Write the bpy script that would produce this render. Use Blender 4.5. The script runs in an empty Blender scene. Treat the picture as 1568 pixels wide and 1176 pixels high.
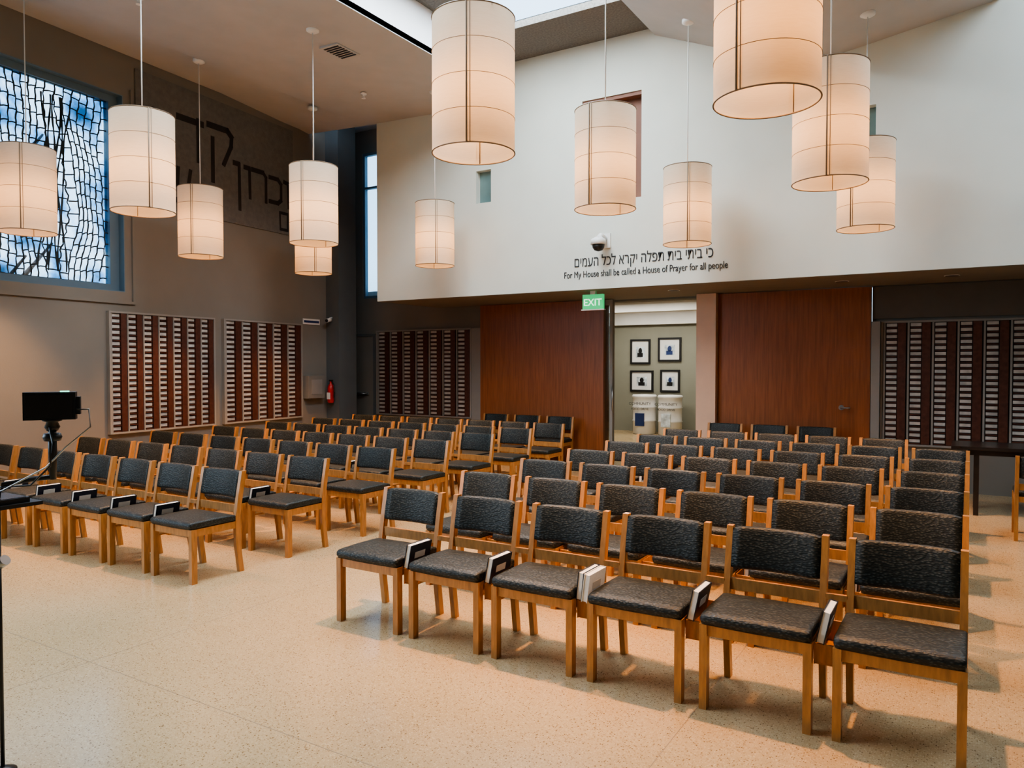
import bpy, bmesh, math, random
from mathutils import Vector, Matrix
random.seed(7)
scene = bpy.context.scene
COL = scene.collection
scene.view_settings.view_transform = 'AgX'
try: scene.view_settings.look = 'AgX - Medium High Contrast'
except Exception: pass
scene.view_settings.exposure = 0.15

# ------------------------------------------------------------------ materials
def newmat(name):
    m = bpy.data.materials.new(name); m.use_nodes = True
    nt = m.node_tree
    return m, nt, nt.nodes["Principled BSDF"]

def mat(name, col, rough=0.5, metal=0.0, var=0.0, scale=4.0, stretch=(1,1,1), bump=0.0, bscale=80, emit=None, estr=0, spec=None, coat=0):
    m, nt, b = newmat(name)
    b.inputs["Base Color"].default_value = (*col, 1)
    b.inputs["Roughness"].default_value = rough
    b.inputs["Metallic"].default_value = metal
    if spec is not None: b.inputs["Specular IOR Level"].default_value = spec
    if coat: b.inputs["Coat Weight"].default_value = coat
    if emit:
        b.inputs["Emission Color"].default_value = (*emit, 1)
        b.inputs["Emission Strength"].default_value = estr
    tc = nt.nodes.new("ShaderNodeTexCoord")
    mp = nt.nodes.new("ShaderNodeMapping"); mp.inputs["Scale"].default_value = stretch
    nt.links.new(tc.outputs["Object"], mp.inputs["Vector"])
    if var > 0:
        n = nt.nodes.new("ShaderNodeTexNoise"); n.inputs["Scale"].default_value = scale
        n.inputs["Detail"].default_value = 5
        nt.links.new(mp.outputs[0], n.inputs["Vector"])
        r = nt.nodes.new("ShaderNodeValToRGB")
        r.color_ramp.elements[0].position = 0.3; r.color_ramp.elements[1].position = 0.7
        r.color_ramp.elements[0].color = (*[c*(1-var) for c in col], 1)
        r.color_ramp.elements[1].color = (*[min(1, c*(1+var)) for c in col], 1)
        nt.links.new(n.outputs["Fac"], r.inputs["Fac"])
        nt.links.new(r.outputs["Color"], b.inputs["Base Color"])
    if bump > 0:
        n2 = nt.nodes.new("ShaderNodeTexNoise"); n2.inputs["Scale"].default_value = bscale
        nt.links.new(tc.outputs["Object"], n2.inputs["Vector"])
        bp = nt.nodes.new("ShaderNodeBump"); bp.inputs["Strength"].default_value = bump
        bp.inputs["Distance"].default_value = 0.01
        nt.links.new(n2.outputs["Fac"], bp.inputs["Height"])
        nt.links.new(bp.outputs["Normal"], b.inputs["Normal"])
    return m

def terrazzo():
    m, nt, b = newmat("terrazzo_floor")
    tc = nt.nodes.new("ShaderNodeTexCoord")
    def chip(scale, th, cols):
        v = nt.nodes.new("ShaderNodeTexVoronoi"); v.inputs["Scale"].default_value = scale
        nt.links.new(tc.outputs["Object"], v.inputs["Vector"])
        lt = nt.nodes.new("ShaderNodeMath"); lt.operation = 'LESS_THAN'; lt.inputs[1].default_value = th
        nt.links.new(v.outputs["Distance"], lt.inputs[0])
        sp = nt.nodes.new("ShaderNodeSeparateColor"); nt.links.new(v.outputs["Color"], sp.inputs[0])
        r = nt.nodes.new("ShaderNodeValToRGB"); r.color_ramp.interpolation = 'CONSTANT'
        els = r.color_ramp.elements
        while len(els) < len(cols): els.new(0.5)
        for i, (p, c) in enumerate(cols):
            els[i].position = p; els[i].color = (*c, 1)
        nt.links.new(sp.outputs[0], r.inputs["Fac"])
        return lt, r
    n = nt.nodes.new("ShaderNodeTexNoise"); n.inputs["Scale"].default_value = 0.8; n.inputs["Detail"].default_value = 4
    nt.links.new(tc.outputs["Object"], n.inputs["Vector"])
    base = nt.nodes.new("ShaderNodeValToRGB")
    base.color_ramp.elements[0].position = 0.35; base.color_ramp.elements[1].position = 0.65
    base.color_ramp.elements[0].color = (0.47, 0.335, 0.175, 1); base.color_ramp.elements[1].color = (0.54, 0.40, 0.23, 1)
    nt.links.new(n.outputs["Fac"], base.inputs["Fac"])
    c0 = base.outputs["Color"]
    for sc, th, cols in ((105, 0.40, [(0, (0.20,0.12,0.055)), (0.12, (0.49,0.35,0.19)), (0.5, (0.60,0.46,0.28)), (0.82, (0.36,0.24,0.12))]),
                         (170, 0.33, [(0, (0.33,0.22,0.11)), (0.2, (0.51,0.37,0.20)), (0.8, (0.62,0.49,0.31))])):
        lt, r = chip(sc, th, cols)
        mx = nt.nodes.new("ShaderNodeMix"); mx.data_type = 'RGBA'
        nt.links.new(lt.outputs[0], mx.inputs[0])
        nt.links.new(c0, mx.inputs[6]); nt.links.new(r.outputs["Color"], mx.inputs[7])
        c0 = mx.outputs[2]
    nt.links.new(c0, b.inputs["Base Color"])
    n2 = nt.nodes.new("ShaderNodeTexNoise"); n2.inputs["Scale"].default_value = 3
    nt.links.new(tc.outputs["Object"], n2.inputs["Vector"])
    mr = nt.nodes.new("ShaderNodeMapRange"); mr.inputs[3].default_value = 0.12; mr.inputs[4].default_value = 0.26
    nt.links.new(n2.outputs["Fac"], mr.inputs[0]); nt.links.new(mr.outputs[0], b.inputs["Roughness"])
    b.inputs["Specular IOR Level"].default_value = 0.65
    return m

def fabric():
    m, nt, b = newmat("chair_fabric")
    tc = nt.nodes.new("ShaderNodeTexCoord")
    mp = nt.nodes.new("ShaderNodeMapping"); mp.inputs["Scale"].default_value = (0.55, 1, 1.2)
    nt.links.new(tc.outputs["Object"], mp.inputs[0])
    v = nt.nodes.new("ShaderNodeTexVoronoi"); v.inputs["Scale"].default_value = 95
    nt.links.new(mp.outputs[0], v.inputs["Vector"])
    r = nt.nodes.new("ShaderNodeValToRGB")
    r.color_ramp.elements[0].position = 0.10; r.color_ramp.elements[1].position = 0.45
    r.color_ramp.elements[0].color = (0.078, 0.084, 0.076, 1); r.color_ramp.elements[1].color = (0.014, 0.018, 0.017, 1)
    nt.links.new(v.outputs["Distance"], r.inputs["Fac"]); nt.links.new(r.outputs["Color"], b.inputs["Base Color"])
    bp = nt.nodes.new("ShaderNodeBump"); bp.inputs["Strength"].default_value = 0.6; bp.inputs["Distance"].default_value = 0.004
    bp.invert = True
    nt.links.new(v.outputs["Distance"], bp.inputs["Height"]); nt.links.new(bp.outputs["Normal"], b.inputs["Normal"])
    b.inputs["Roughness"].default_value = 0.5
    b.inputs["Specular IOR Level"].default_value = 0.4
    return m

def shade_mat():
    m = bpy.data.materials.new("lamp_shade_fabric"); m.use_nodes = True
    nt = m.node_tree; nt.nodes.clear()
    o = nt.nodes.new("ShaderNodeOutputMaterial")
    mx = nt.nodes.new("ShaderNodeMixShader"); mx.inputs[0].default_value = 0.42
    d = nt.nodes.new("ShaderNodeBsdfDiffuse"); t = nt.nodes.new("ShaderNodeBsdfTranslucent")
    tc = nt.nodes.new("ShaderNodeTexCoord")
    mp = nt.nodes.new("ShaderNodeMapping"); mp.inputs["Scale"].default_value = (1, 1, 12)
    nt.links.new(tc.outputs["Object"], mp.inputs[0])
    n = nt.nodes.new("ShaderNodeTexNoise"); n.inputs["Scale"].default_value = 14
    nt.links.new(mp.outputs[0], n.inputs["Vector"])
    r = nt.nodes.new("ShaderNodeValToRGB")
    r.color_ramp.elements[0].color = (0.62, 0.57, 0.46, 1); r.color_ramp.elements[1].color = (0.70, 0.66, 0.56, 1)
    nt.links.new(n.outputs["Fac"], r.inputs["Fac"])
    nt.links.new(r.outputs[0], d.inputs[0]); nt.links.new(r.outputs[0], t.inputs[0])
    nt.links.new(d.outputs[0], mx.inputs[1]); nt.links.new(t.outputs[0], mx.inputs[2])
    nt.links.new(mx.outputs[0], o.inputs[0])
    return m

def art_glass():
    m = bpy.data.materials.new("art_glass"); m.use_nodes = True
    nt = m.node_tree; nt.nodes.clear()
    o = nt.nodes.new("ShaderNodeOutputMaterial")
    t = nt.nodes.new("ShaderNodeBsdfTransparent")
    tc = nt.nodes.new("ShaderNodeTexCoord")
    n = nt.nodes.new("ShaderNodeTexNoise"); n.inputs["Scale"].default_value = 2.2; n.inputs["Detail"].default_value = 7
    nt.links.new(tc.outputs["Object"], n.inputs["Vector"])
    r = nt.nodes.new("ShaderNodeValToRGB"); e = r.color_ramp.elements
    e[0].position = 0.32; e[0].color = (0.09, 0.24, 0.36, 1)
    e[1].position = 0.58; e[1].color = (0.88, 0.96, 1.0, 1)
    x = e.new(0.46); x.color = (0.36, 0.60, 0.80, 1)
    nt.links.new(n.outputs["Fac"], r.inputs["Fac"]); nt.links.new(r.outputs[0], t.inputs[0])
    g = nt.nodes.new("ShaderNodeBsdfGlossy"); g.inputs["Roughness"].default_value = 0.1
    mx = nt.nodes.new("ShaderNodeMixShader"); mx.inputs[0].default_value = 0.05
    nt.links.new(t.outputs[0], mx.inputs[1]); nt.links.new(g.outputs[0], mx.inputs[2])
    nt.links.new(mx.outputs[0], o.inputs[0])
    return m

def clear_glass(name, col=(0.8,0.9,0.95), fac=0.08):
    m = bpy.data.materials.new(name); m.use_nodes = True
    nt = m.node_tree; nt.nodes.clear()
    o = nt.nodes.new("ShaderNodeOutputMaterial")
    t = nt.nodes.new("ShaderNodeBsdfTransparent"); t.inputs[0].default_value = (*col, 1)
    g = nt.nodes.new("ShaderNodeBsdfGlossy"); g.inputs["Roughness"].default_value = 0.03
    mx = nt.nodes.new("ShaderNodeMixShader"); mx.inputs[0].default_value = fac
    nt.links.new(t.outputs[0], mx.inputs[1]); nt.links.new(g.outputs[0], mx.inputs[2])
    nt.links.new(mx.outputs[0], o.inputs[0])
    return m

M_FLOOR = terrazzo()
M_FAB = fabric()
M_OAK = mat("oak_wood", (0.46, 0.21, 0.065), 0.36, var=0.22, scale=9, stretch=(6, 6, 1), coat=0.15)
M_DOOR = mat("mahogany_veneer", (0.29, 0.095, 0.032), 0.36, var=0.2, scale=5, stretch=(9, 9, 0.5))
M_WALL = mat("painted_wall_white", (0.64, 0.66, 0.59), 0.75, var=0.03, scale=2, bump=0.05)
M_WALLG = mat("painted_wall_taupe", (0.205, 0.193, 0.17), 0.8, var=0.04, scale=2, bump=0.06)
M_RELIEF = mat("concrete_relief", (0.145, 0.147, 0.143), 0.9, var=0.12, scale=14, bump=0.4, bscale=60)
M_COLD = mat("dark_column_paint", (0.10, 0.115, 0.12), 0.8, var=0.05)
M_CEIL = mat("ceiling_plaster", (0.44, 0.45, 0.455), 0.85, var=0.03)
M_CEILD = mat("acoustic_dark_ceiling", (0.17, 0.165, 0.15), 0.95, var=0.25, scale=40)
M_SOFF = mat("soffit_underside_paint", (0.22, 0.205, 0.18), 0.8, var=0.04)
M_WELL = mat("skylight_well_white", (0.85, 0.87, 0.9), 0.8, var=0.02)
M_BLUE = mat("window_frame_bluegrey", (0.11, 0.18, 0.24), 0.5, var=0.05)
M_LEAD = mat("lead_came", (0.010, 0.022, 0.03), 0.6, var=0.1)
M_TXT = mat("lettering_dark", (0.03, 0.03, 0.03), 0.7, var=0.05)
M_TXTG = mat("lettering_carved", (0.022, 0.022, 0.022), 0.9, var=0.1)
M_BLK = mat("black_plastic", (0.012, 0.012, 0.013), 0.4, var=0.1)
M_WHT = mat("white_plastic", (0.75, 0.75, 0.73), 0.45, var=0.03)
M_PAPER = mat("book_pages", (0.82, 0.80, 0.74), 0.8, var=0.05, scale=80, stretch=(8, 1, 1))
M_BKC = mat("book_cover_navy", (0.010, 0.013, 0.024), 0.4, var=0.1)
M_BKL = mat("book_spine_label", (0.55, 0.52, 0.45), 0.6, var=0.1)
M_STEEL = mat("brushed_steel", (0.45, 0.45, 0.45), 0.3, 0.9, var=0.05)
M_RED = mat("extinguisher_red", (0.45, 0.02, 0.015), 0.3, var=0.05)
M_GRN = mat("exit_sign_green", (0.02, 0.30, 0.10), 0.5, emit=(0.05, 0.9, 0.3), estr=0.5, var=0.02)
M_GLO = mat("exit_letters", (0.8, 1.0, 0.85), 0.5, emit=(0.7, 1, 0.8), estr=1.2, var=0.02)
M_CREAM = mat("cream_lacquer", (0.72, 0.50, 0.36), 0.3, var=0.04)
M_PLQB = mat("plaque_bronze", (0.095, 0.036, 0.025), 0.4, 0.2, var=0.25, scale=20)
M_PLQ = mat("plaque_plate", (0.50, 0.485, 0.455), 0.45, 0.1, var=0.25, scale=9)
M_PLQF = mat("plaque_board_frame", (0.27, 0.26, 0.24), 0.6, var=0.05)
M_PLQD = mat("plaque_board_back", (0.028, 0.015, 0.012), 0.6, var=0.2)
M_BAND = mat("dark_band_paint", (0.12, 0.105, 0.085), 0.7, var=0.08)
M_TABLE = mat("table_ebony", (0.02, 0.016, 0.014), 0.25, var=0.2)
M_SHADE = shade_mat()
M_WIRE = mat("shade_wire", (0.22, 0.17, 0.12), 0.5, var=0.05)
M_JOINT = mat("floor_joint_zinc", (0.30, 0.22, 0.14), 0.5, var=0.05)
M_BULB = mat("bulb_glass", (1, 0.9, 0.7), 0.4, emit=(1.0, 0.62, 0.30), estr=10, var=0.01)
M_ART = art_glass()
M_CLEAR = clear_glass("door_glass")
M_TEAL = mat("niche_teal_glass", (0.16, 0.24, 0.23), 0.25, var=0.1)
M_NICHE = mat("niche_brown", (0.20, 0.085, 0.05), 0.6, var=0.1)
M_CORR = mat("lobby_wall_sage", (0.25, 0.25, 0.20), 0.8, var=0.03)
M_PRINT = mat("photo_print", (0.55, 0.62, 0.68), 0.5, var=0.5, scale=9)
M_BLUEBK = mat("blue_ink", (0.015, 0.035, 0.13), 0.5, var=0.1)
M_LED = mat("green_led", (0.1, 0.8, 0.5), 0.4, emit=(0.1, 0.9, 0.6), estr=3, var=0.01)

# ------------------------------------------------------------------ mesh builder
class MB:
    def __init__(s):
        s.bm = bmesh.new(); s.mats = []
    def mi(s, m):
        if m not in s.mats: s.mats.append(m)
        return s.mats.index(m)
    def faces(s, vs, idx, m, smooth=False):
        k = s.mi(m)
        for f in idx:
            try:
                fc = s.bm.faces.new([vs[i] for i in f]); fc.material_index = k; fc.smooth = smooth
            except ValueError: pass
    def box(s, x0, x1, y0, y1, z0, z1, m, M=None):
        pts = [Vector((x, y, z)) for z in (z0, z1) for y in (y0, y1) for x in (x0, x1)]
        if M is not None: pts = [M @ p for p in pts]
        v = [s.bm.verts.new(p) for p in pts]
        s.faces(v, [(0,2,3,1), (4,5,7,6), (0,1,5,4), (2,6,7,3), (0,4,6,2), (1,3,7,5)], m)
    def loft(s, rings, m, caps=True, smooth=True, closed=True):
        R = [[s.bm.verts.new(p) for p in r] for r in rings]
        n = len(R[0]); k = s.mi(m)
        for a, b in zip(R[:-1], R[1:]):
            for i in range(n if closed else n-1):
                j = (i+1) % n
                f = s.bm.faces.new((a[i], a[j], b[j], b[i])); f.material_index = k; f.smooth = smooth
        if caps:
            for r in (R[0][::-1], R[-1]):
                f = s.bm.faces.new(r); f.material_index = k
    def tube(s, pts, r, m, seg=8, caps=True):
        pts = [Vector(p) for p in pts]; rings = []
        rr = r if isinstance(r, (list, tuple)) else [r]*len(pts)
        for i, p in enumerate(pts):
            a = pts[max(i-1, 0)]; b = pts[min(i+1, len(pts)-1)]
            t = (b-a).normalized()
            ref = Vector((0, 0, 1)) if abs(t.z) < 0.9 else Vector((1, 0, 0))
            u = t.cross(ref).normalized(); w = t.cross(u)
            rings.append([p + (u*math.cos(q)+w*math.sin(q))*rr[i] for q in [2*math.pi*k/seg for k in range(seg)]])
        s.loft(rings, m, caps)
    def lathe(s, cx, cy, prof, m, seg=24, caps=True):
        s.loft([[Vector((cx+r*math.cos(2*math.pi*k/seg), cy+r*math.sin(2*math.pi*k/seg), z)) for k in range(seg)] for r, z in prof], m, caps)
    def beam(s, pts, hx, hy, m):
        s.loft([[Vector((p[0]+a*hx, p[1]+b*hy, p[2])) for a, b in ((-1,-1), (1,-1), (1,1), (-1,1))] for p in pts], m, smooth=False)
    def quad(s, pts, m):
        v = [s.bm.verts.new(p) for p in pts]; s.faces(v, [tuple(range(len(v)))], m)
    def mesh(s, name, M=None):
        bmesh.ops.recalc_face_normals(s.bm, faces=s.bm.faces)
        me = bpy.data.meshes.new(name)
        if M is not None: bmesh.ops.transform(s.bm, matrix=M, verts=s.bm.verts)
        s.bm.to_mesh(me); s.bm.free()
        for m in s.mats: me.materials.append(m)
        return me
    def obj(s, name, loc=(0,0,0), rz=0, M=None, parent=None):
        o = bpy.data.objects.new(name, s.mesh(name, M)); COL.objects.link(o)
        o.location = loc; o.rotation_euler = (0, 0, rz)
        if parent: o.parent = parent
        return o

def wall_holes(name, a0, a1, z0, z1, b0, b1, holes, m, axis='X', M=None):
    A = sorted({a0, a1, *[h[0] for h in holes], *[h[1] for h in holes]})
    Z = sorted({z0, z1, *[h[2] for h in holes], *[h[3] for h in holes]})
    mb = MB()
    for i in range(len(A)-1):
        for j in range(len(Z)-1):
            ca, cz = (A[i]+A[i+1])/2, (Z[j]+Z[j+1])/2
            if any(h[0] < ca < h[1] and h[2] < cz < h[3] for h in holes): continue
            if axis == 'X': mb.box(A[i], A[i+1], b0, b1, Z[j], Z[j+1], m, M)
            elif axis == 'Y': mb.box(b0, b1, A[i], A[i+1], Z[j], Z[j+1], m, M)
            else: mb.box(A[i], A[i+1], Z[j], Z[j+1], b0, b1, m, M)
    return mb.obj(name)

# ------------------------------------------------------------------ room shell
TH = math.radians(5.37)
ML = Matrix.Translation((-9.157, 0, 0)) @ Matrix.Rotation(TH, 4, 'Z')

mb = MB(); mb.box(-12.5, 5, -5, 18, -0.12, 0, M_FLOOR); floor = mb.obj("floor")
mb = MB()
for x in (-7.2, -4.15, -1.1, 1.9): mb.box(x-0.0015, x+0.0015, -5, 11, 0, 0.0006, M_JOINT)
for y in (-1.2, 2.3): mb.box(-9, 4, y-0.0015, y+0.0015, 0, 0.0006, M_JOINT)
mb.obj("trim_1")

wall_holes("wall_left", -5.2, 10.15, 0, 7.0, -0.25, 0, [(2.6, 5.96, 2.62, 5.24), (-3.6, 1.4, 1.0, 5.24)], M_WALLG, 'Y', ML)
mb = MB(); mb.box(-10.12, -9.78, 10.0, 10.45, 0, 6.24, M_COLD); mb.obj("wall_column")
mb = MB(); mb.box(-11.1, -10.9, 10.3, 11.35, 0, 6.24, M_COLD); mb.box(-11.1, -10.1, 10.12, 10.32, 0, 6.24, M_COLD); mb.obj("wall_recess")
wall_holes("wall_back", -10.9, -7.44, 0, 6.24, 11.2, 11.35, [(-10.3, -9.62, 2.95, 5.8)], M_WALLG)
mb = MB(); mb.box(-1.14, 4.0, 11.2, 11.35, 0, 2.7, M_WALLG); mb.obj("wall_back_right")
wall_holes("wall_upper", -8.46, 4.0, 2.70, 6.32, 9.55, 9.75,
           [(-6.47, -6.2, 4.10, 4.59), (-4.68, -3.80, 3.9, 5.32), (-1.22, -0.96, 4.15, 4.62)], M_WALL)
mb = MB(); mb.box(-8.46, 4.0, 9.75, 11.35, 2.70, 2.85, M_SOFF); mb.box(-8.455, 4.0, 9.56, 9.75, 2.695, 2.70, M_SOFF); mb.obj("ceiling_soffit")
mb = MB(); mb.box(-8.46, -8.3, 9.75, 11.2, 2.85, 6.24, M_WALLG); mb.obj("wall_upper_return")
mb = MB(); mb.box(-11.2, -8.3, 9.5, 11.4, 6.24, 6.34, M_CEIL); mb.obj("ceiling_slot")
mb = MB(); mb.box(-6.47, -6.2, 9.66, 9.70, 4.10, 4.59, M_TEAL)
mb.box(-6.47, -6.2, 9.72, 9.745, 4.10, 4.59, M_WALLG); mb.obj("window_1")
mb = MB(); mb.box(-4.68, -3.80, 9.70, 9.745, 3.9, 5.32, M_NICHE); mb.box(-4.68, -3.8, 9.57, 9.70, 5.27, 5.32, M_NICHE)
mb.box(-4.68, -4.64, 9.56, 9.70, 3.9, 5.27, M_WALLG); mb.obj("window_2")
mb = MB(); mb.box(-1.22, -0.96, 9.66, 9.70, 4.15, 4.62, M_TEAL); mb.box(-1.22, -1.19, 9.6, 9.66, 4.15, 4.62, M_BLUE); mb.obj("window_3")

mb = MB(); mb.box(4.0, 4.2, -5, 11.35, 0, 6.5, M_WALLG); mb.obj("wall_right")
mb = MB(); mb.box(-9.5, 4.2, -5.2, -5, 0, 7, M_WALLG); mb.obj("wall_front")

def ceilstrip(name, pts, m, y0=-5.2, y1=9.56, th=0.08):
    mb = MB()
    for (a, b) in zip(pts[:-1], pts[1:]):
        (xa, z0a, z1a), (xb, z0b, z1b) = a, b
        lo = [(xa, y0, z0a), (xb, y0, z0b), (xb, y1, z1b), (xa, y1, z1a)]
        vs = [mb.bm.verts.new(p) for p in lo] + [mb.bm.verts.new((p[0], p[1], p[2]+th)) for p in lo]
        mb.faces(vs, [(0,1,2,3), (7,6,5,4), (0,4,5,1), (1,5,6,2), (2,6,7,3), (3,7,4,0)], m)
    return mb.obj(name)
ceilstrip("ceiling_left", [(-11.2, 7.3, 5.80), (-10.0, 6.45, 5.72), (-8.7, 5.65, 5.65), (-5.85, 5.55, 5.55)], M_CEIL)
ceilstrip("ceiling_right", [(-3.62, 6.0, 6.0), (-1.72, 5.21, 5.21), (0.145, 5.5, 5.5)], M_CEIL)
mb = MB(); mb.box(-5.93, -5.85, -5.2, 9.55, 5.56, 6.1, M_WELL); mb.box(-3.62, -3.54, -5.2, 9.55, 6.0, 6.1, M_WELL); mb.obj("ceiling_well_sides")
wall_holes("ceiling_well", -5.93, -3.5, -5.2, 9.76, 6.1, 6.2, [(-5.35, -3.66, 0.8, 8.62)], M_CEILD, 'Z')
mb = MB(); mb.box(0.145, 0.22, -5.2, 9.55, 5.51, 6.3, M_CEIL); mb.obj("ceiling_well_side_right")
wall_holes("ceiling_well_right", 0.145, 4.2, -5.2, 9.76, 6.3, 6.4, [(0.7, 3.2, 5.4, 9.2)], M_CEIL, 'Z')
def ceil_z(x):
    if x < -8.7: return 5.655
    if x < -5.8: return 5.65 + (x+8.7)*(-0.1/2.85)
    if x < -1.72: return 6.0 - (x+3.62)*0.79/1.9
    return 5.21 + (x+1.72)*0.29/1.865

# ------------------------------------------------------------------ art-glass window on left wall
mb = MB()
u0, u1, z0, z1 = 2.6, 5.96, 2.62, 5.24
for a in ((u0, u0+0.14, z0, z1), (u1-0.14, u1, z0, z1), (u0+0.14, u1-0.14, z0, z0+0.1), (u0+0.14, u1-0.14, z1-0.1, z1)):
    mb.box(-0.20, -0.10, a[0], a[1], a[2], a[3], M_BLUE, ML)
mb.box(-0.245, -0.0, u1-0.012, u1, z0, z1, M_BLUE, ML); mb.box(-0.245, 0, u0, u1-0.012, z0, z0+0.012, M_BLUE, ML)
mb.box(-0.245, 0, u0, u1-0.012, z1-0.012, z1, M_BLUE, ML)
mb.box(-0.155, -0.150, u0+0.14, u1-0.14, z0+0.1, z1-0.1, M_ART, ML)
def strip(mb, pts, w, m, xo):
    P = []
    ww = w if isinstance(w, list) else [w]*len(pts)
    for i, (u, z) in enumerate(pts):
        a = pts[max(i-1,0)]; b = pts[min(i+1, len(pts)-1)]
        du, dz = b[0]-a[0], b[1]-a[1]; L = math.hypot(du, dz) or 1
        nu, nz = -dz/L, du/L
        P.append((Vector((xo, u+nu*ww[i]/2, z+nz*ww[i]/2)), Vector((xo, u-nu*ww[i]/2, z-nz*ww[i]/2))))
    for (a, b), (c, d) in zip(P[:-1], P[1:]):
        mb.quad([ML@a, ML@b, ML@d, ML@c], m)
U0, U1, Z0, Z1 = u0+0.14, u1-0.14, z0+0.1, z1-0.1
def clampU(u): return min(max(u, U0), U1)
def clampZ(z): return min(max(z, Z0), Z1)
def warp(u, z):
    du = 0.035*math.sin(z*3.1+u*1.7)+0.018*math.sin(z*7.3+u*5)
    dz = 0.040*math.sin(u*2.7+z*1.3)+0.020*math.sin(u*9.1+z*2.2)
    for c in (5.1, 3.55):
        d = u-c; g = math.exp(-(d/0.35)**2)*math.exp(-((z-3.7)/0.9)**2)
        du += 0.16*g*(1 if d > 0 else -1)*min(1, abs(d)/0.08)
    return clampU(u+du), clampZ(z+dz)
nu = 32
for i in range(1, nu):
    u = U0+(U1-U0)*i/nu
    strip(mb, [warp(u+0.006*math.sin(q*1.7+i), Z0+(Z1-Z0)*q/60) for q in range(61)],
          [0.014+0.009*abs(math.sin(q*0.35+i*1.3)) for q in range(61)], M_LEAD, -0.14)
nz = 16
for j in range(nz+1):
    z = Z0+(Z1-Z0)*j/nz
    for i in range(nu):
        off = ((i*7919) % 5-2)*0.018
        a = U0+(U1-U0)*i/nu; b = U0+(U1-U0)*(i+1)/nu
        strip(mb, [warp(a, z+off), warp((a+b)/2, z+off+0.008), warp(b, z+off+0.006)], 0.017, M_LEAD, -0.1395)
for c in (5.1, 3.55):
    for s_, amp in ((-1, 0.17), (1, 0.17), (-1, 0.09), (1, 0.09), (-1, 0.03), (1, 0.05)):
        pts = []
        for q in range(41):
            t = q/40; z = Z0+(Z1-Z0)*(0.04+0.90*t)
            pts.append((clampU(c+s_*(amp*(0.55+0.9*abs(t-0.5)) + 0.02*math.sin(t*14+amp*40))+0.08*(t-0.5)), z))
        strip(mb, pts, [0.018+0.012*math.sin(q*0.5)**2 for q in range(41)], M_LEAD, -0.138)
mb.obj("window_4")
mb = MB()
for (bx, by, h, r) in ((-12.6, 5.4, 5.0, 0.16), (-13.2, 3.4, 5.4, 0.13)):
    mb.tube([(bx, by, -0.1), (bx+0.1, by+0.05, h*0.4), (bx-0.05, by-0.1, h*0.7), (bx+0.1, by, h)], [r, r*0.8, r*0.6, r*0.3], M_NICHE, 10)
    for i in range(7):
        a = i*1.3; zz = h*(0.45+0.07*i)
        mb.tube([(bx, by, zz), (bx+0.5*math.cos(a), by+0.6*math.sin(a), zz+0.4), (bx+0.8*math.cos(a+0.3), by+1.1*math.sin(a+0.3), zz+1.0)], [r*0.4, r*0.25, r*0.1], M_NICHE, 6)
mb.obj("garden_tree")
mb = MB()
for a in ((u0-0.12, u1+0.14, z0-0.16, z0-0.12), (u1+0.10, u1+0.14, z0-0.12, z1+0.1)):
    mb.box(0, 0.03, a[0], a[1], a[2], a[3], M_WALLG, ML)
mb.obj("trim_2")
mb = MB(); mb.box(0.0, 0.02, 6.14, 9.18, 3.86, 5.66, M_RELIEF, ML); mb.obj("wall_relief")
mb = MB()
for a in ((-3.6, -3.5, 1.0, 5.24), (1.3, 1.4, 1.0, 5.24), (-3.5, 1.3, 1.0, 1.1), (-3.5, 1.3, 5.14, 5.24), (-1.15, -1.05, 1.1, 5.14), (-3.5, 1.3, 3.1, 3.18)):
    mb.box(-0.20, -0.10, a[0], a[1], a[2], a[3], M_BLUE, ML)
mb.obj("added_window")  # unseen window, added so cool light reaches the left foreground

GL = {
 'dalet': [[(0,.93),(.72,.93)], [(.60,1.0),(.60,0)]],
 'qof': [[(0,.93),(.62,.93),(.76,.80),(.74,.55),(.50,.05)], [(.14,.62),(.14,-.45)]],
 'nunf': [[(0,.93),(.20,.93),(.22,-.42)]],
 'vav': [[(0,.93),(.20,.93),(.22,0)]],
 'resh': [[(0,.93),(.48,.93),(.60,.80),(.60,0)]],
 'kaf': [[(0,.93),(.42,.93),(.58,.78),(.58,.2),(.42,.07),(0,.07)]],
 'zayin': [[(0,.95),(.36,.90)], [(.20,.95),(.24,0)]],
 'memf': [[(.05,.93),(.62,.93),(.62,.07),(.08,.07),(.05,.93)]],
 'shin': [[(0,1.0),(.10,.07),(.70,.07),(.86,1.0)], [(.43,1.0),(.40,.55),(.08,.35)]],
}
def carve(items):
    mb = MB()
    for g, u, z, h in items:
        for st in GL[g]:
            w = 0.135*h
            for a, b in zip(st[:-1], st[1:]):
                L = math.hypot(b[0]-a[0], b[1]-a[1]); ex = (b[0]-a[0])/L*0.05, (b[1]-a[1])/L*0.05
                p = (u+(a[0]-ex[0])*h, z+(a[1]-ex[1])*h); q = (u+(b[0]+ex[0])*h, z+(b[1]+ex[1])*h)
                strip(mb, [p, q], w*(1.15 if abs(b[0]-a[0]) > abs(b[1]-a[1]) else 0.9), M_TXTG, 0.0235)
    return mb.obj("wall_lettering")
carve([('dalet', 6.82, 4.66, 0.60), ('qof', 7.36, 4.70, 0.60), ('shin', 6.60, 3.98, 0.5), ('vav', 6.42, 4.62, 0.6),
       ('nunf', 7.86, 4.32, 0.52), ('vav', 8.08, 4.32, 0.50) , ('resh', 8.24, 4.32, 0.50), ('kaf', 8.62, 4.32, 0.46), ('zayin', 8.96, 4.32, 0.44),
       ('memf', 8.84, 3.91, 0.32)])

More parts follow.
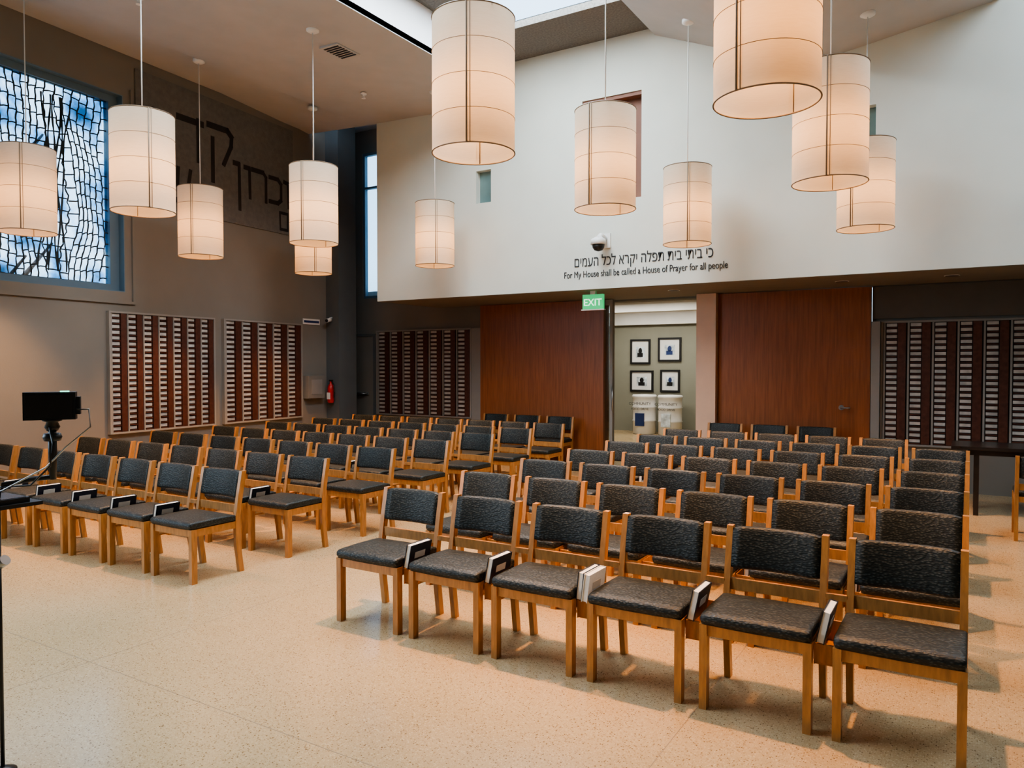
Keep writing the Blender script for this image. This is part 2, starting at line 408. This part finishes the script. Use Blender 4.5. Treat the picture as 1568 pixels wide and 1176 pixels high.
def text(name, body, size, loc, rot, m, ext=0.004, align='LEFT', parent=None, width=None):
    c = bpy.data.curves.new(name, 'FONT'); c.body = body; c.size = size; c.extrude = ext; c.align_x = align
    c.materials.append(m)
    o = bpy.data.objects.new(name, c); COL.objects.link(o)
    o.location = loc; o.rotation_euler = rot
    if parent: o.parent = parent
    if width:
        bpy.context.view_layer.update()
        if o.dimensions.x > 0.01:
            s = width/o.dimensions.x; o.scale = (s, 1, 1)
    return o

mb = MB()
mb.box(-10.3, -10.25, 11.22, 11.3, 2.95, 5.8, M_BLUE); mb.box(-9.67, -9.62, 11.22, 11.3, 2.95, 5.8, M_BLUE)
mb.box(-10.25, -9.67, 11.22, 11.3, 2.95, 3.0, M_BLUE); mb.box(-10.25, -9.67, 11.22, 11.3, 5.75, 5.8, M_BLUE)
mb.box(-10.25, -9.67, 11.22, 11.3, 5.1, 5.14, M_BLUE)
mb.box(-10.25, -9.67, 11.255, 11.26, 3.0, 5.75, M_CLEAR); mb.obj("window_5")

# ------------------------------------------------------------------ doors / entrance
def door(name, x0, x1, seams, knob=None, z1=2.69):
    mb = MB(); xs = [x0]+seams+[x1]
    for a, b in zip(xs[:-1], xs[1:]):
        mb.box(a+0.001, b-0.001, 11.10, 11.17, 0.01, z1, M_DOOR)
    mb.box(x0, x1, 11.17, 11.2, 0.0, z1, M_BLK)
    if knob:
        mb.tube([(knob, 11.10, 1.06), (knob, 11.03, 1.06), (knob+0.12, 11.03, 1.06)], 0.012, M_STEEL)
        mb.tube([(knob, 11.105, 1.06), (knob, 11.09, 1.06)], 0.035, M_STEEL, 16)
    return mb.obj(name)
door("door_1", -7.435, -5.105, [-6.3])
door("door_2", -3.195, -1.145, [], -1.5)
mb = MB()
mb.box(-3.49, -3.2, 10.98, 11.35, 0, 2.695, M_CREAM); mb.obj("trim_3")
mb = MB()
mb.box(-5.1, -5.04, 11.08, 11.3, 0, 2.69, M_DOOR)
mb.box(-4.95, -4.90, 11.12, 11.2, 0.02, 2.69, M_PLQF); mb.box(-5.04, -4.95, 11.15, 11.16, 0.1, 2.6, M_CLEAR)
mb.box(-5.04, -4.95, 11.12, 11.2, 0.02, 0.1, M_PLQF); mb.box(-5.04, -4.95, 11.12, 11.2, 2.6, 2.69, M_PLQF)
mb.tube([(-4.87, 11.05, 0.9), (-4.87, 11.05, 1.3)], 0.012, M_STEEL)
mb.tube([(-4.92, 11.13, 0.95), (-4.87, 11.05, 0.95)], 0.008, M_STEEL); mb.tube([(-4.92, 11.13, 1.25), (-4.87, 11.05, 1.25)], 0.008, M_STEEL)
mb.obj("door_3")
mb = MB(); mb.box(-10.75, -9.98, 11.15, 11.195, 0.01, 2.2, M_WALLG)
mb.box(-10.8, -10.75, 11.13, 11.195, 0, 2.25, M_COLD); mb.box(-9.98, -9.93, 11.13, 11.195, 0, 2.25, M_COLD); mb.box(-10.75, -9.98, 11.13, 11.195, 2.2, 2.25, M_COLD)
mb.box(-10.7, -10.1, 11.11, 11.15, 1.05, 1.10, M_STEEL); mb.tube([(-10.15, 11.15, 1.08), (-10.15, 11.05, 1.08), (-10.32, 11.05, 1.08)], 0.014, M_STEEL)
mb.obj("door_4")

mb = MB(); mb.box(-11, -2.2, 17.5, 17.6, 0, 3.1, M_CORR); mb.obj("wall_lobby_back")
mb = MB(); mb.box(-2.3, -2.2, 11.35, 17.5, 0, 3.1, M_CORR); mb.obj("wall_lobby_right")
mb = MB(); mb.box(-11.1, -11, 11.35, 17.6, 0, 3.1, M_CORR); mb.obj("wall_lobby_left")
mb = MB(); mb.box(-11.1, -2.2, 11.35, 17.6, 3.0, 3.1, M_WHT)
mb.box(-11, -2.3, 15.2, 15.6, 2.78, 3.0, M_WHT); mb.box(-11, -2.3, 17.35, 17.5, 2.62, 3.0, M_WHT); mb.box(-11, -2.3, 12.8, 13.1, 2.8, 3.0, M_WALLG)
mb.obj("ceiling_lobby")
def picture(x0, x1, z0, z1, k):
    mb = MB(); y = 17.5
    f = 0.045
    for a in ((x0, x0+f, z0, z1), (x1-f, x1, z0, z1), (x0+f, x1-f, z0, z0+f), (x0+f, x1-f, z1-f, z1)):
        mb.box(a[0], a[1], y-0.04, y, a[2], a[3], M_BLK)
    mb.box(x0+f, x1-f, y-0.015, y-0.004, z0+f, z1-f, M_WHT)
    w = x1-x0; h = z1-z0; cx = (x0+x1)/2; cz = (z0+z1)/2
    mb.box(cx-w*0.22, cx+w*0.22, y-0.02, y-0.015, cz-h*0.24, cz+h*0.2, M_PRINT)
    mb.loft([[Vector((cx+r*math.cos(t)*w*0.09, y-0.021-0.001*i, cz+0.02+r*math.sin(t)*h*0.12)) for t in [2*math.pi*q/16 for q in range(16)]] for i, r in enumerate((1, 0.98))], M_BLUEBK if k % 2 else M_BLK)
    mb.box(cx-w*0.15, cx+w*0.13, y-0.022, y-0.02, cz-h*0.22, cz-h*0.05, M_BLUEBK if k == 1 else M_BLK)
    mb.obj("framed_picture")
picture(-7.22, -6.70, 1.66, 2.27, 0); picture(-6.50, -5.92, 1.72, 2.30, 1)
picture(-7.22, -6.62, 0.98, 1.50, 2); picture(-6.44, -5.95, 0.98, 1.52, 3)
def bin_(x, y):
    mb = MB()
    mb.lathe(x, y, [(0.25, 0), (0.27, 0.02), (0.27, 0.30), (0.285, 0.32), (0.27, 0.34), (0.27, 0.62), (0.285, 0.64), (0.27, 0.66), (0.27, 0.85), (0.29, 0.87), (0.29, 0.91), (0.27, 0.93), (0.10, 0.94)], M_WHT, 32)
    o = mb.obj("donation_barrel")
    for i, (t, s) in enumerate((("COMMUNITY", 0.085), ("FOOD DRIVE", 0.07))):
        text("label_%d" % (i+1), t, s, (x, y-0.292, 0.70-0.12*i), (math.pi/2, 0, 0.3), M_TXT, 0.002, 'CENTER', parent=o)
    mb = MB(); mb.box(x-0.12, x+0.10, y-0.289, y-0.24, 0.2, 0.5, M_BLUEBK if x < -6.3 else M_PRINT)
    mb.obj("label_3", parent=o)
bin_(-6.62, 16.9); bin_(-5.98, 16.9)

# ------------------------------------------------------------------ memorial boards
def memorial(ncol, width, h, M):
    mb = MB(); nrow = 21
    mb.box(0, width, -0.02, -0.001, 0, h, M_PLQD, M)
    f = 0.025
    for a in ((-f, 0, -f, h+f), (width, width+f, -f, h+f), (0, width, -f, 0), (0, width, h, h+f)):
        mb.box(a[0], a[1], -0.06, -0.001, a[2], a[3], M_PLQF, M)
    p = width/ncol; rh = h/nrow
    for i in range(ncol):
        x = i*p
        mb.box(x+0.02*p, x+0.10*p, -0.05, -0.02, 0, h, M_PLQF, M)
        mb.box(x+0.62*p, x+0.96*p, -0.055, -0.02, 0.004, h-0.004, M_PLQB, M)
        for j in range(nrow):
            z = j*rh
            mb.box(x+0.14*p, x+0.58*p, -0.035, -0.02, z+0.36*rh, z+0.88*rh, M_PLQ, M)
            mb.box(x+0.14*p, x+0.58*p, -0.05, -0.02, z+0.04*rh, z+0.22*rh, M_PLQB, M)
    mb.obj("memorial_plaque_board")
def MW(u, z):
    return ML @ Matrix.Translation((0, u, z)) @ Matrix.Rotation(math.pi/2, 4, 'Z')
memorial(7, 1.70, 1.58, MW(5.70, 0.75)); memorial(5, 1.70, 1.58, MW(7.62, 0.75))
def MBk(x, z, y=11.2): return Matrix.Translation((x, y, z))
memorial(7, 2.2, 1.58, MBk(-9.89, 0.70)); memorial(7, 1.98, 1.60, MBk(-1.0, 0.60, 11.19))
mb = MB(); mb.box(-7.66, -7.46, 11.14, 11.2, 0.62, 2.3, M_PLQF); mb.obj("trim_4")
mb = MB(); mb.box(-1.135, -1.03, 11.06, 11.2, 0.6, 2.22, M_PLQF); mb.obj("trim_5")
memorial(7, 1.98, 1.60, MBk(1.15, 0.60, 11.19))
mb = MB(); mb.box(-1.13, 4.0, 11.16, 11.2, 2.26, 2.69, M_BAND); mb.obj("trim_6")

# ------------------------------------------------------------------ lettering on upper wall
RB = (math.pi/2, 0, 0)
text("wall_lettering", "For My House shall be called a House of Prayer for all people", 0.13, (-4.96, 9.545, 2.87), RB, M_TXT, 0.003, width=2.32)
text("wall_lettering", "\u05dd\u05d9\u05de\u05e2\u05d4 \u05dc\u05db\u05dc \u05d0\u05e8\u05e7\u05d9 \u05d4\u05dc\u05e4\u05ea \u05ea\u05d9\u05d1 \u05d9\u05ea\u05d9\u05d1 \u05d9\u05db", 0.20, (-4.80, 9.545, 3.02), RB, M_TXT, 0.003, width=1.97)

mb = MB()
mb.box(-4.40, -4.24, 9.53, 9.55, 3.25, 3.45, M_WHT)
mb.tube([(-4.32, 9.54, 3.38), (-4.32, 9.40, 3.40), (-4.32, 9.33, 3.34)], [0.035, 0.04, 0.05], M_WHT, 16)
mb.lathe(-4.32, 9.32, [(0.05, 3.37), (0.10, 3.34), (0.105, 3.27)], M_WHT, 24)
mb.lathe(-4.32, 9.32, [(0.085, 3.27), (0.08, 3.23), (0.055, 3.195), (0.01, 3.18)], M_BLK, 24)
mb.obj("dome_security_camera")
mb = MB(); mb.box(-4.78, -4.46, 9.78, 9.83, 2.44, 2.65, M_GRN); mb.box(-4.66, -4.58, 9.78, 9.83, 2.65, 2.70, M_WHT)
mb.box(-4.80, -4.44, 9.775, 9.835, 2.425, 2.44, M_WHT)
ex = mb.obj("exit_sign")
text("letters", "EXIT", 0.14, (-4.62, 9.776, 2.49), RB, M_GLO, 0.002, 'CENTER', parent=ex)
mb = MB()
mb.lathe(-9.92, 9.93, [(0.05, 0.95), (0.06, 0.97), (0.06, 1.22), (0.045, 1.27), (0.02, 1.30), (0.02, 1.34)], M_RED, 16)
mb.box(-9.96, -9.88, 9.92, 9.95, 1.34, 1.37, M_BLK); mb.tube([(-9.90, 9.93, 1.35), (-9.83, 9.92, 1.28), (-9.83, 9.92, 1.05)], 0.010, M_BLK)
mb.box(-9.95, -9.89, 9.985, 10.0, 1.15, 1.25, M_STEEL); mb.box(-9.96, -9.88, 9.866, 9.875, 1.02, 1.14, M_WHT)
mb.obj("fire_extinguisher")
mb = MB(); mb.box(0, 0.12, 9.42, 9.85, 1.05, 1.45, M_WALLG, ML); mb.box(0.12, 0.125, 9.50, 9.78, 1.12, 1.38, M_PLQF, ML); mb.obj("wall_cabinet")
mb = MB(); mb.box(0, 0.015, 9.42, 9.85, 2.36, 2.46, M_WHT, ML); mb.box(0.015, 0.017, 9.44, 9.83, 2.39, 2.43, M_BLUEBK, ML); mb.obj("wall_sign")
mb = MB(); mb.tube([(-9.95, 10.0, 2.5), (-9.95, 9.93, 2.48)], 0.015, M_WHT); mb.tube([(-9.95, 9.96, 2.46), (-9.92, 9.84, 2.44)], 0.035, M_WHT, 12); mb.tube([(-9.92, 9.84, 2.44), (-9.918, 9.83, 2.438)], 0.03, M_BLK, 12); mb.obj("security_camera")
zc = ceil_z(-6.7)
mb = MB(); mb.box(-6.95, -6.65, 6.8, 7.2, zc-0.015, zc+0.01, M_CEIL)
for i in range(7): mb.box(-6.92, -6.68, 6.84+i*0.05, 6.865+i*0.05, zc-0.02, zc-0.014, M_BLK)
mb.obj("air_vent")
for x, y in ((-7.6, 8.3), (-7.7, 4.9)):
    mb = MB(); z = ceil_z(x)-0.02; mb.lathe(x, y, [(0.045, z+0.01), (0.045, z-0.01), (0.012, z-0.02), (0.012, z-0.06), (0.03, z-0.065), (0.03, z-0.07)], M_WHT, 12); mb.obj("sprinkler_head")
for x in (-3.6, -1.4, -0.2, 0.9):
    mb = MB(); mb.lathe(x, 10.3, [(0.07, 2.69), (0.07, 2.699)], M_BLK, 20); mb.lathe(x, 10.3, [(0.085, 2.695), (0.085, 2.70)], M_WHT, 20); mb.obj("soffit_downlight")

# ------------------------------------------------------------------ pendant lamps
def pendant(x, y, ang):
    R, zb, zt = 0.28, 3.08, 3.98; zc = ceil_z(x)
    mb = MB(); S = 56
    ring = lambda r, z: [Vector((r*math.cos(2*math.pi*k/S), r*math.sin(2*math.pi*k/S), z)) for k in range(S)]
    mb.loft([ring(R, zb + (zt-zb)*i/12) for i in range(13)], M_SHADE, caps=False)
    def hoop(z, r=0.0035, RR=R):
        c = [Vector((RR*math.cos(t), RR*math.sin(t), z)) for t in [2*math.pi*k/S for k in range(S)]]
        mb.loft([[Vector((p.x*(1+r*a/RR), p.y*(1+r*a/RR), z+r*b)) for p in c] for a, b in ((1, 0), (0, 1), (-1, 0), (0, -1), (1, 0))], M_WIRE, caps=False)
    hoop(zb, 0.005); hoop(zt, 0.005)
    for i in (1, 2, 3): hoop(zb+(zt-zb)*i/4, 0.002, R+0.001)
    for a in (ang, ang+math.pi):
        c, s = math.cos(a), math.sin(a)
        mb.tube([((R+0.004)*c, (R+0.004)*s, zb), ((R+0.004)*c, (R+0.004)*s, zt)], 0.006, M_WIRE, 6)
        a2 = a+0.08; c, s = math.cos(a2), math.sin(a2)
        mb.tube([((R+0.004)*c, (R+0.004)*s, zb), ((R+0.004)*c, (R+0.004)*s, zt)], 0.003, M_WIRE, 6)
    for i in range(3):
        a = ang+0.6+i*2*math.pi/3
        mb.tube([(0, 0, zt-0.01), (R*math.cos(a), R*math.sin(a), zt-0.01)], 0.004, M_WHT, 6)
    mb.tube([(0, 0, 3.70), (0, 0, zt)], 0.012, M_WHT, 8)
    mb.lathe(0, 0, [(0.02, 3.72), (0.028, 3.70), (0.028, 3.64), (0.02, 3.62)], M_WHT, 12)
    mb.lathe(0, 0, [(0.015, 3.62), (0.035, 3.58), (0.042, 3.54), (0.03, 3.505), (0.008, 3.495)], M_BULB, 14)
    mb.tube([(0, 0, zt-0.01), (0, 0, zc)], 0.006, M_WHT, 6)
    mb.lathe(0, 0, [(0.075, zc+0.02), (0.075, zc-0.015), (0.05, zc-0.03), (0.012, zc-0.035)], M_WHT, 20)
    o = mb.obj("pendant_lamp", (x, y, 0))
    L = bpy.data.lights.new("bulb_light", 'POINT'); L.energy = 13; L.color = (1.0, 0.42, 0.13); L.shadow_soft_size = 0.04
    lo = bpy.data.objects.new("bulb_light", L); COL.objects.link(lo); lo.location = (0, 0, 3.46); lo.parent = o
    L = bpy.data.lights.new("downlight", 'SPOT'); L.energy = 520; L.color = (1.0, 0.47, 0.16); L.shadow_soft_size = 0.06
    L.spot_size = math.radians(76); L.spot_blend = 0.9
    lo = bpy.data.objects.new("downlight", L); COL.objects.link(lo); lo.location = (0, 0, 3.43); lo.parent = o
for x in (-8.75, -6.65, -2.9, -0.97):
    for y in (4.25, 6.4, 8.75):
        if x == -8.75 and y == 8.75: pendant(-8.85, 8.5, -0.7)
        else: pendant(x, y, math.atan2(-y, -x)+random.uniform(-0.6, 0.6))

# ------------------------------------------------------------------ chairs
def chair_mesh(rack):
    mb = MB()
    W = 0.235
    for sx in (-1, 1):
        mb.beam([(sx*W, 0.0, 0), (sx*W, 0.0, 0.41)], 0.018, 0.024, M_OAK)
        mb.beam([(sx*W, 0.43, 0), (sx*W, 0.40, 0.22), (sx*W, 0.395, 0.44), (sx*W, 0.425, 0.62), (sx*W, 0.46, 0.80)], 0.016, 0.022, M_OAK)
        mb.box(sx*W-0.012, sx*W+0.012, 0.024, 0.375, 0.355, 0.41, M_OAK)
    mb.box(-W+0.018, W-0.018, -0.014, 0.010, 0.355, 0.41, M_OAK)
    mb.box(-W+0.018, W-0.018, 0.385, 0.405, 0.36, 0.41, M_OAK)
    mb.box(-W+0.016, W-0.016, 0.395, 0.415, 0.475, 0.535, M_OAK)
    rings = []
    for x, s in ((-0.250, 0.55), (-0.243, 0.88), (-0.225, 1), (-0.12, 1.08), (0, 1.12), (0.12, 1.08), (0.225, 1), (0.243, 0.88), (0.250, 0.55)):
        prof = []
        zc, h = 0.438, 0.028*s; y0, y1 = -0.035+(1-min(s,1))*0.03, 0.385
        for y, z in ((y0+0.012, -1), (y0, -0.4), (y0, 0.4), (y0+0.015, 0.85), (y0+0.05, 1.0), (y0+0.21, 1.12), (y1-0.04, 1), (y1-0.01, 0.7), (y1, 0.2), (y1, -0.5), (y1-0.01, -1)):
            prof.append(Vector((x, y, zc + h*z)))
        rings.append(prof)
    mb.loft(rings, M_FAB)
    rings = []
    for i in range(11):
        t = -1+2*i/10; x = t*0.218; s = 1 if 0 < i < 10 else 0.8
        yo = 0.035*(1-t*t)
        prof = []
        for q in range(14):
            a = 2*math.pi*q/14
            cy, cz = math.cos(a), math.sin(a)
            sy = math.copysign(abs(cy)**0.5, cy)*0.021*s; sz = math.copysign(abs(cz)**0.35, cz)*0.108*(s if s == 1 else 0.93)
            prof.append(Vector((x, 0.432+yo+sy+sz*0.19, 0.69+sz)))
        rings.append(prof)
    mb.loft(rings, M_FAB)
    if rack:
        x0, x1 = 0.256, 0.335
        mb.box(x0, x1, 0.05, 0.36, 0.30, 0.312, M_OAK)
        mb.box(x0, x1, 0.04, 0.052, 0.312, 0.395, M_OAK); mb.box(x0, x1, 0.358, 0.37, 0.312, 0.41, M_OAK)
        mb.box(x0-0.004, x0, 0.04, 0.37, 0.30, 0.40, M_OAK)
        mb.box(x0-0.01, x1+0.01, 0.385, 0.405, 0.50, 0.53, M_OAK)
    return mb.mesh("chair_mesh")
CM, CR = chair_mesh(False), chair_mesh(True)
def chair(x, y, rz=0, rack=False):
    o = bpy.data.objects.new("upholstered_chair", CR if rack else CM); COL.objects.link(o)
    o.location = (x, y, 0); o.rotation_euler = (0, 0, rz); return o
P = 0.593
for k in range(7):
    y = 3.53+0.925*k
    for c in range(6):
        if k == 6 and c == 5: continue
        chair(-3.463+0.253+c*P, y, 0, rack=(c < 5 and not (k == 6 and c == 4)))
    for c in range(7):
        chair(-4.94-0.253-c*P, y, 0, rack=(c > 0))
for x in (-6.95, -6.33, -5.71): chair(x, 10.42)
for x in (-3.02, -2.40, -1.78): chair(x, 10.42)
chair(0.62, 8.85, math.pi)

def book(x, y, z, tilt=0.12, rz=0.0, t=0.036, cover=None, H=0.15):
    mb = MB(); L = 0.205
    cv = cover or M_BKC
    mb.box(-t/2, -t/2+0.004, 0, L, 0, H, cv); mb.box(t/2-0.004, t/2, 0, L, 0, H, cv)
    mb.box(-t/2, t/2, L-0.004, L, 0, H, cv)
    mb.box(-t/2+0.004, t/2-0.004, 0.004, L-0.004, 0.004, H-0.004, M_PAPER)
    mb.box(t/2, t/2+0.0008, 0.05, 0.15, 0.06, 0.10, M_BKL)
    o = mb.obj("prayer_book", (x, y, z), rz)
    o.rotation_euler = (0, tilt, rz); return o
for c in range(5):
    gx = -2.913+c*P
    if c == 2:
        book(gx-0.028, 3.55, 0.402, 0.10, 0.0, t=0.034); book(gx+0.014, 3.53, 0.402, 0.12, 0.0, 0.034, M_PAPER)
    else: book(gx-0.017, 3.55, 0.403, 0.20, 0.0)
for k in range(1, 7):
    y = 3.53+0.925*k
    for c in range(5):
        if random.random() < 0.5 and not (k == 6 and c > 3): book(-2.913+c*P, y+0.09, 0.314, 0.03, 0, H=0.19)
for k in range(7):
    for c in range(1, 7):
        if k == 0 or random.random() < 0.4:
            book(-5.506-(c-1)*P, 3.53+0.925*k+0.04, 0.403, 0.22, 0.0, H=0.14)

# ------------------------------------------------------------------ table at right
mb = MB()
x0, x1, y0, y1 = -0.17, 1.7, 9.55, 10.25
mb.box(x0, x1, y0, y1, 0.72, 0.755, M_TABLE); mb.box(x0+0.16, x1-0.06, y0+0.05, y1-0.05, 0.66, 0.72, M_TABLE)
for x in (x0+0.24, x1-0.09):
    for y in (y0+0.08, y1-0.08): mb.beam([(x, y, 0), (x, y, 0.66)], 0.025, 0.025, M_TABLE)
mb.obj("side_table")

# ------------------------------------------------------------------ video rig at the left
px, py = -3.31, 1.48
mb = MB()
mb.tube([(px, py, 0.0), (px, py, 1.12)], 0.008, M_BLK, 12)
mb.lathe(px, py, [(0.05, 0.0), (0.05, 0.012), (0.012, 0.03)], M_BLK, 24)
mb.tube([(px, py, 0.85), (px+0.03, py+0.01, 0.87)], 0.022, M_STEEL, 12)
mb.box(px-0.22, px+0.06, py-0.12, py+0.14, 1.075, 1.09, M_BLK)
mb.box(px-0.16, px+0.04, py-0.09, py+0.10, 1.09, 1.11, M_BLK); mb.box(px-0.15, px+0.03, py-0.08, py+0.09, 1.11, 1.112, M_TABLE)
mb.box(px-0.14, px+0.02, py-0.06, py+0.0, 1.112, 1.113, M_BLUEBK)
cx, cy = -3.13, 1.60
mb.tube([(px, py, 1.12), (px+0.02, py+0.01, 1.17), (cx-0.08, cy-0.03, 1.19), (cx, cy, 1.20)], 0.010, M_BLK)
mb.tube([(cx, cy, 1.19), (cx, cy, 1.30), (cx, cy, 1.42)], [0.012, 0.016, 0.014], M_BLK, 12)
mb.lathe(cx, cy, [(0.03, 1.345), (0.035, 1.36), (0.03, 1.375)], M_BLK, 16)
mb.lathe(cx, cy, [(0.02, 1.385), (0.028, 1.40), (0.02, 1.42), (0.035, 1.425), (0.035, 1.43)], M_BLK, 16)
rot = Matrix.Translation((cx, cy, 1.43)) @ Matrix.Rotation(math.radians(55), 4, 'Z')
mb.box(-0.095, 0.085, -0.03, 0.03, 0.0, 0.11, M_BLK, rot); mb.box(-0.085, 0.075, -0.034, -0.03, 0.01, 0.10, M_TABLE, rot)
mb.box(0.03, 0.06, -0.01, 0.01, 0.11, 0.114, M_LED, rot)
mb.box(0.085, 0.10, -0.02, 0.02, 0.02, 0.09, M_BLK, rot)
mb.tube([(cx+0.05, cy+0.05, 1.47), (cx+0.12, cy+0.08, 1.47), (cx+0.13, cy+0.08, 1.40), (cx+0.06, cy+0.02, 1.32), (cx-0.01, cy-0.02, 1.24), (px+0.04, py, 1.15), (px-0.05, py, 1.13)], 0.0035, M_STEEL, 6)
mb.tube([(cx+0.02, cy-0.02, 1.40), (cx+0.06, cy-0.03, 1.34), (cx+0.04, cy-0.03, 1.25), (cx-0.05, cy-0.06, 1.17), (px-0.1, py-0.05, 1.15)], 0.004, M_BLK, 6)
mb.tube([(px+0.03, py-0.04, 1.1), (px+0.035, py-0.06, 0.8), (px+0.02, py-0.05, 0.4), (px+0.05, py-0.1, 0.006)], 0.004, M_BLK, 6)
mb.obj("video_camera_stand")

# ------------------------------------------------------------------ lights
def area(name, loc, size, power, color, rot=(0,0,0)):
    L = bpy.data.lights.new(name, 'AREA'); L.shape = 'RECTANGLE'; L.size, L.size_y = size
    L.energy = power; L.color = color
    o = bpy.data.objects.new(name, L); COL.objects.link(o); o.location = loc; o.rotation_euler = rot
    return o
area("skylight_daylight", (-4.505, 4.71, 6.19), (1.69, 7.82), 450, (0.92, 0.97, 1.0))
area("skylight_daylight", (1.95, 7.3, 6.39), (2.45, 3.7), 110, (0.88, 0.95, 1.0))
pw = ML @ Vector((-0.22, -1.1, 3.12))
area("added_window_fill", pw, (4.2, 4.9), 210, (0.74, 0.87, 1.0), (0, -math.pi/2, TH))  # added fill light in the unseen window, cools the left foreground floor
area("lobby_light", (-6.2, 14.4, 2.95), (3.0, 0.8), 80, (1.0, 0.95, 0.86))
area("lobby_light", (-6.2, 16.4, 2.95), (3.0, 0.6), 50, (1.0, 0.95, 0.86))

w = bpy.data.worlds.new("sky"); scene.world = w; w.use_nodes = True
nt = w.node_tree; bg = nt.nodes["Background"]
tc = nt.nodes.new("ShaderNodeTexCoord"); sp = nt.nodes.new("ShaderNodeSeparateXYZ")
nt.links.new(tc.outputs["Generated"], sp.inputs[0])
r = nt.nodes.new("ShaderNodeValToRGB"); e = r.color_ramp.elements
e[0].position = 0.0; e[0].color = (0.25, 0.38, 0.45, 1); e[1].position = 0.8; e[1].color = (0.45, 0.7, 1.0, 1)
x = e.new(0.12); x.color = (0.60, 0.80, 1.0, 1)
nt.links.new(sp.outputs[2], r.inputs["Fac"]); nt.links.new(r.outputs[0], bg.inputs[0])
bg.inputs[1].default_value = 3.0

cam = bpy.data.cameras.new("camera"); cam.lens = 26.4; cam.sensor_width = 36; cam.clip_end = 100
co = bpy.data.objects.new("camera", cam); COL.objects.link(co)
co.location = (0, 0, 1.65); co.rotation_euler = (math.radians(90-1.494), 0, math.radians(31.4))
scene.camera = co
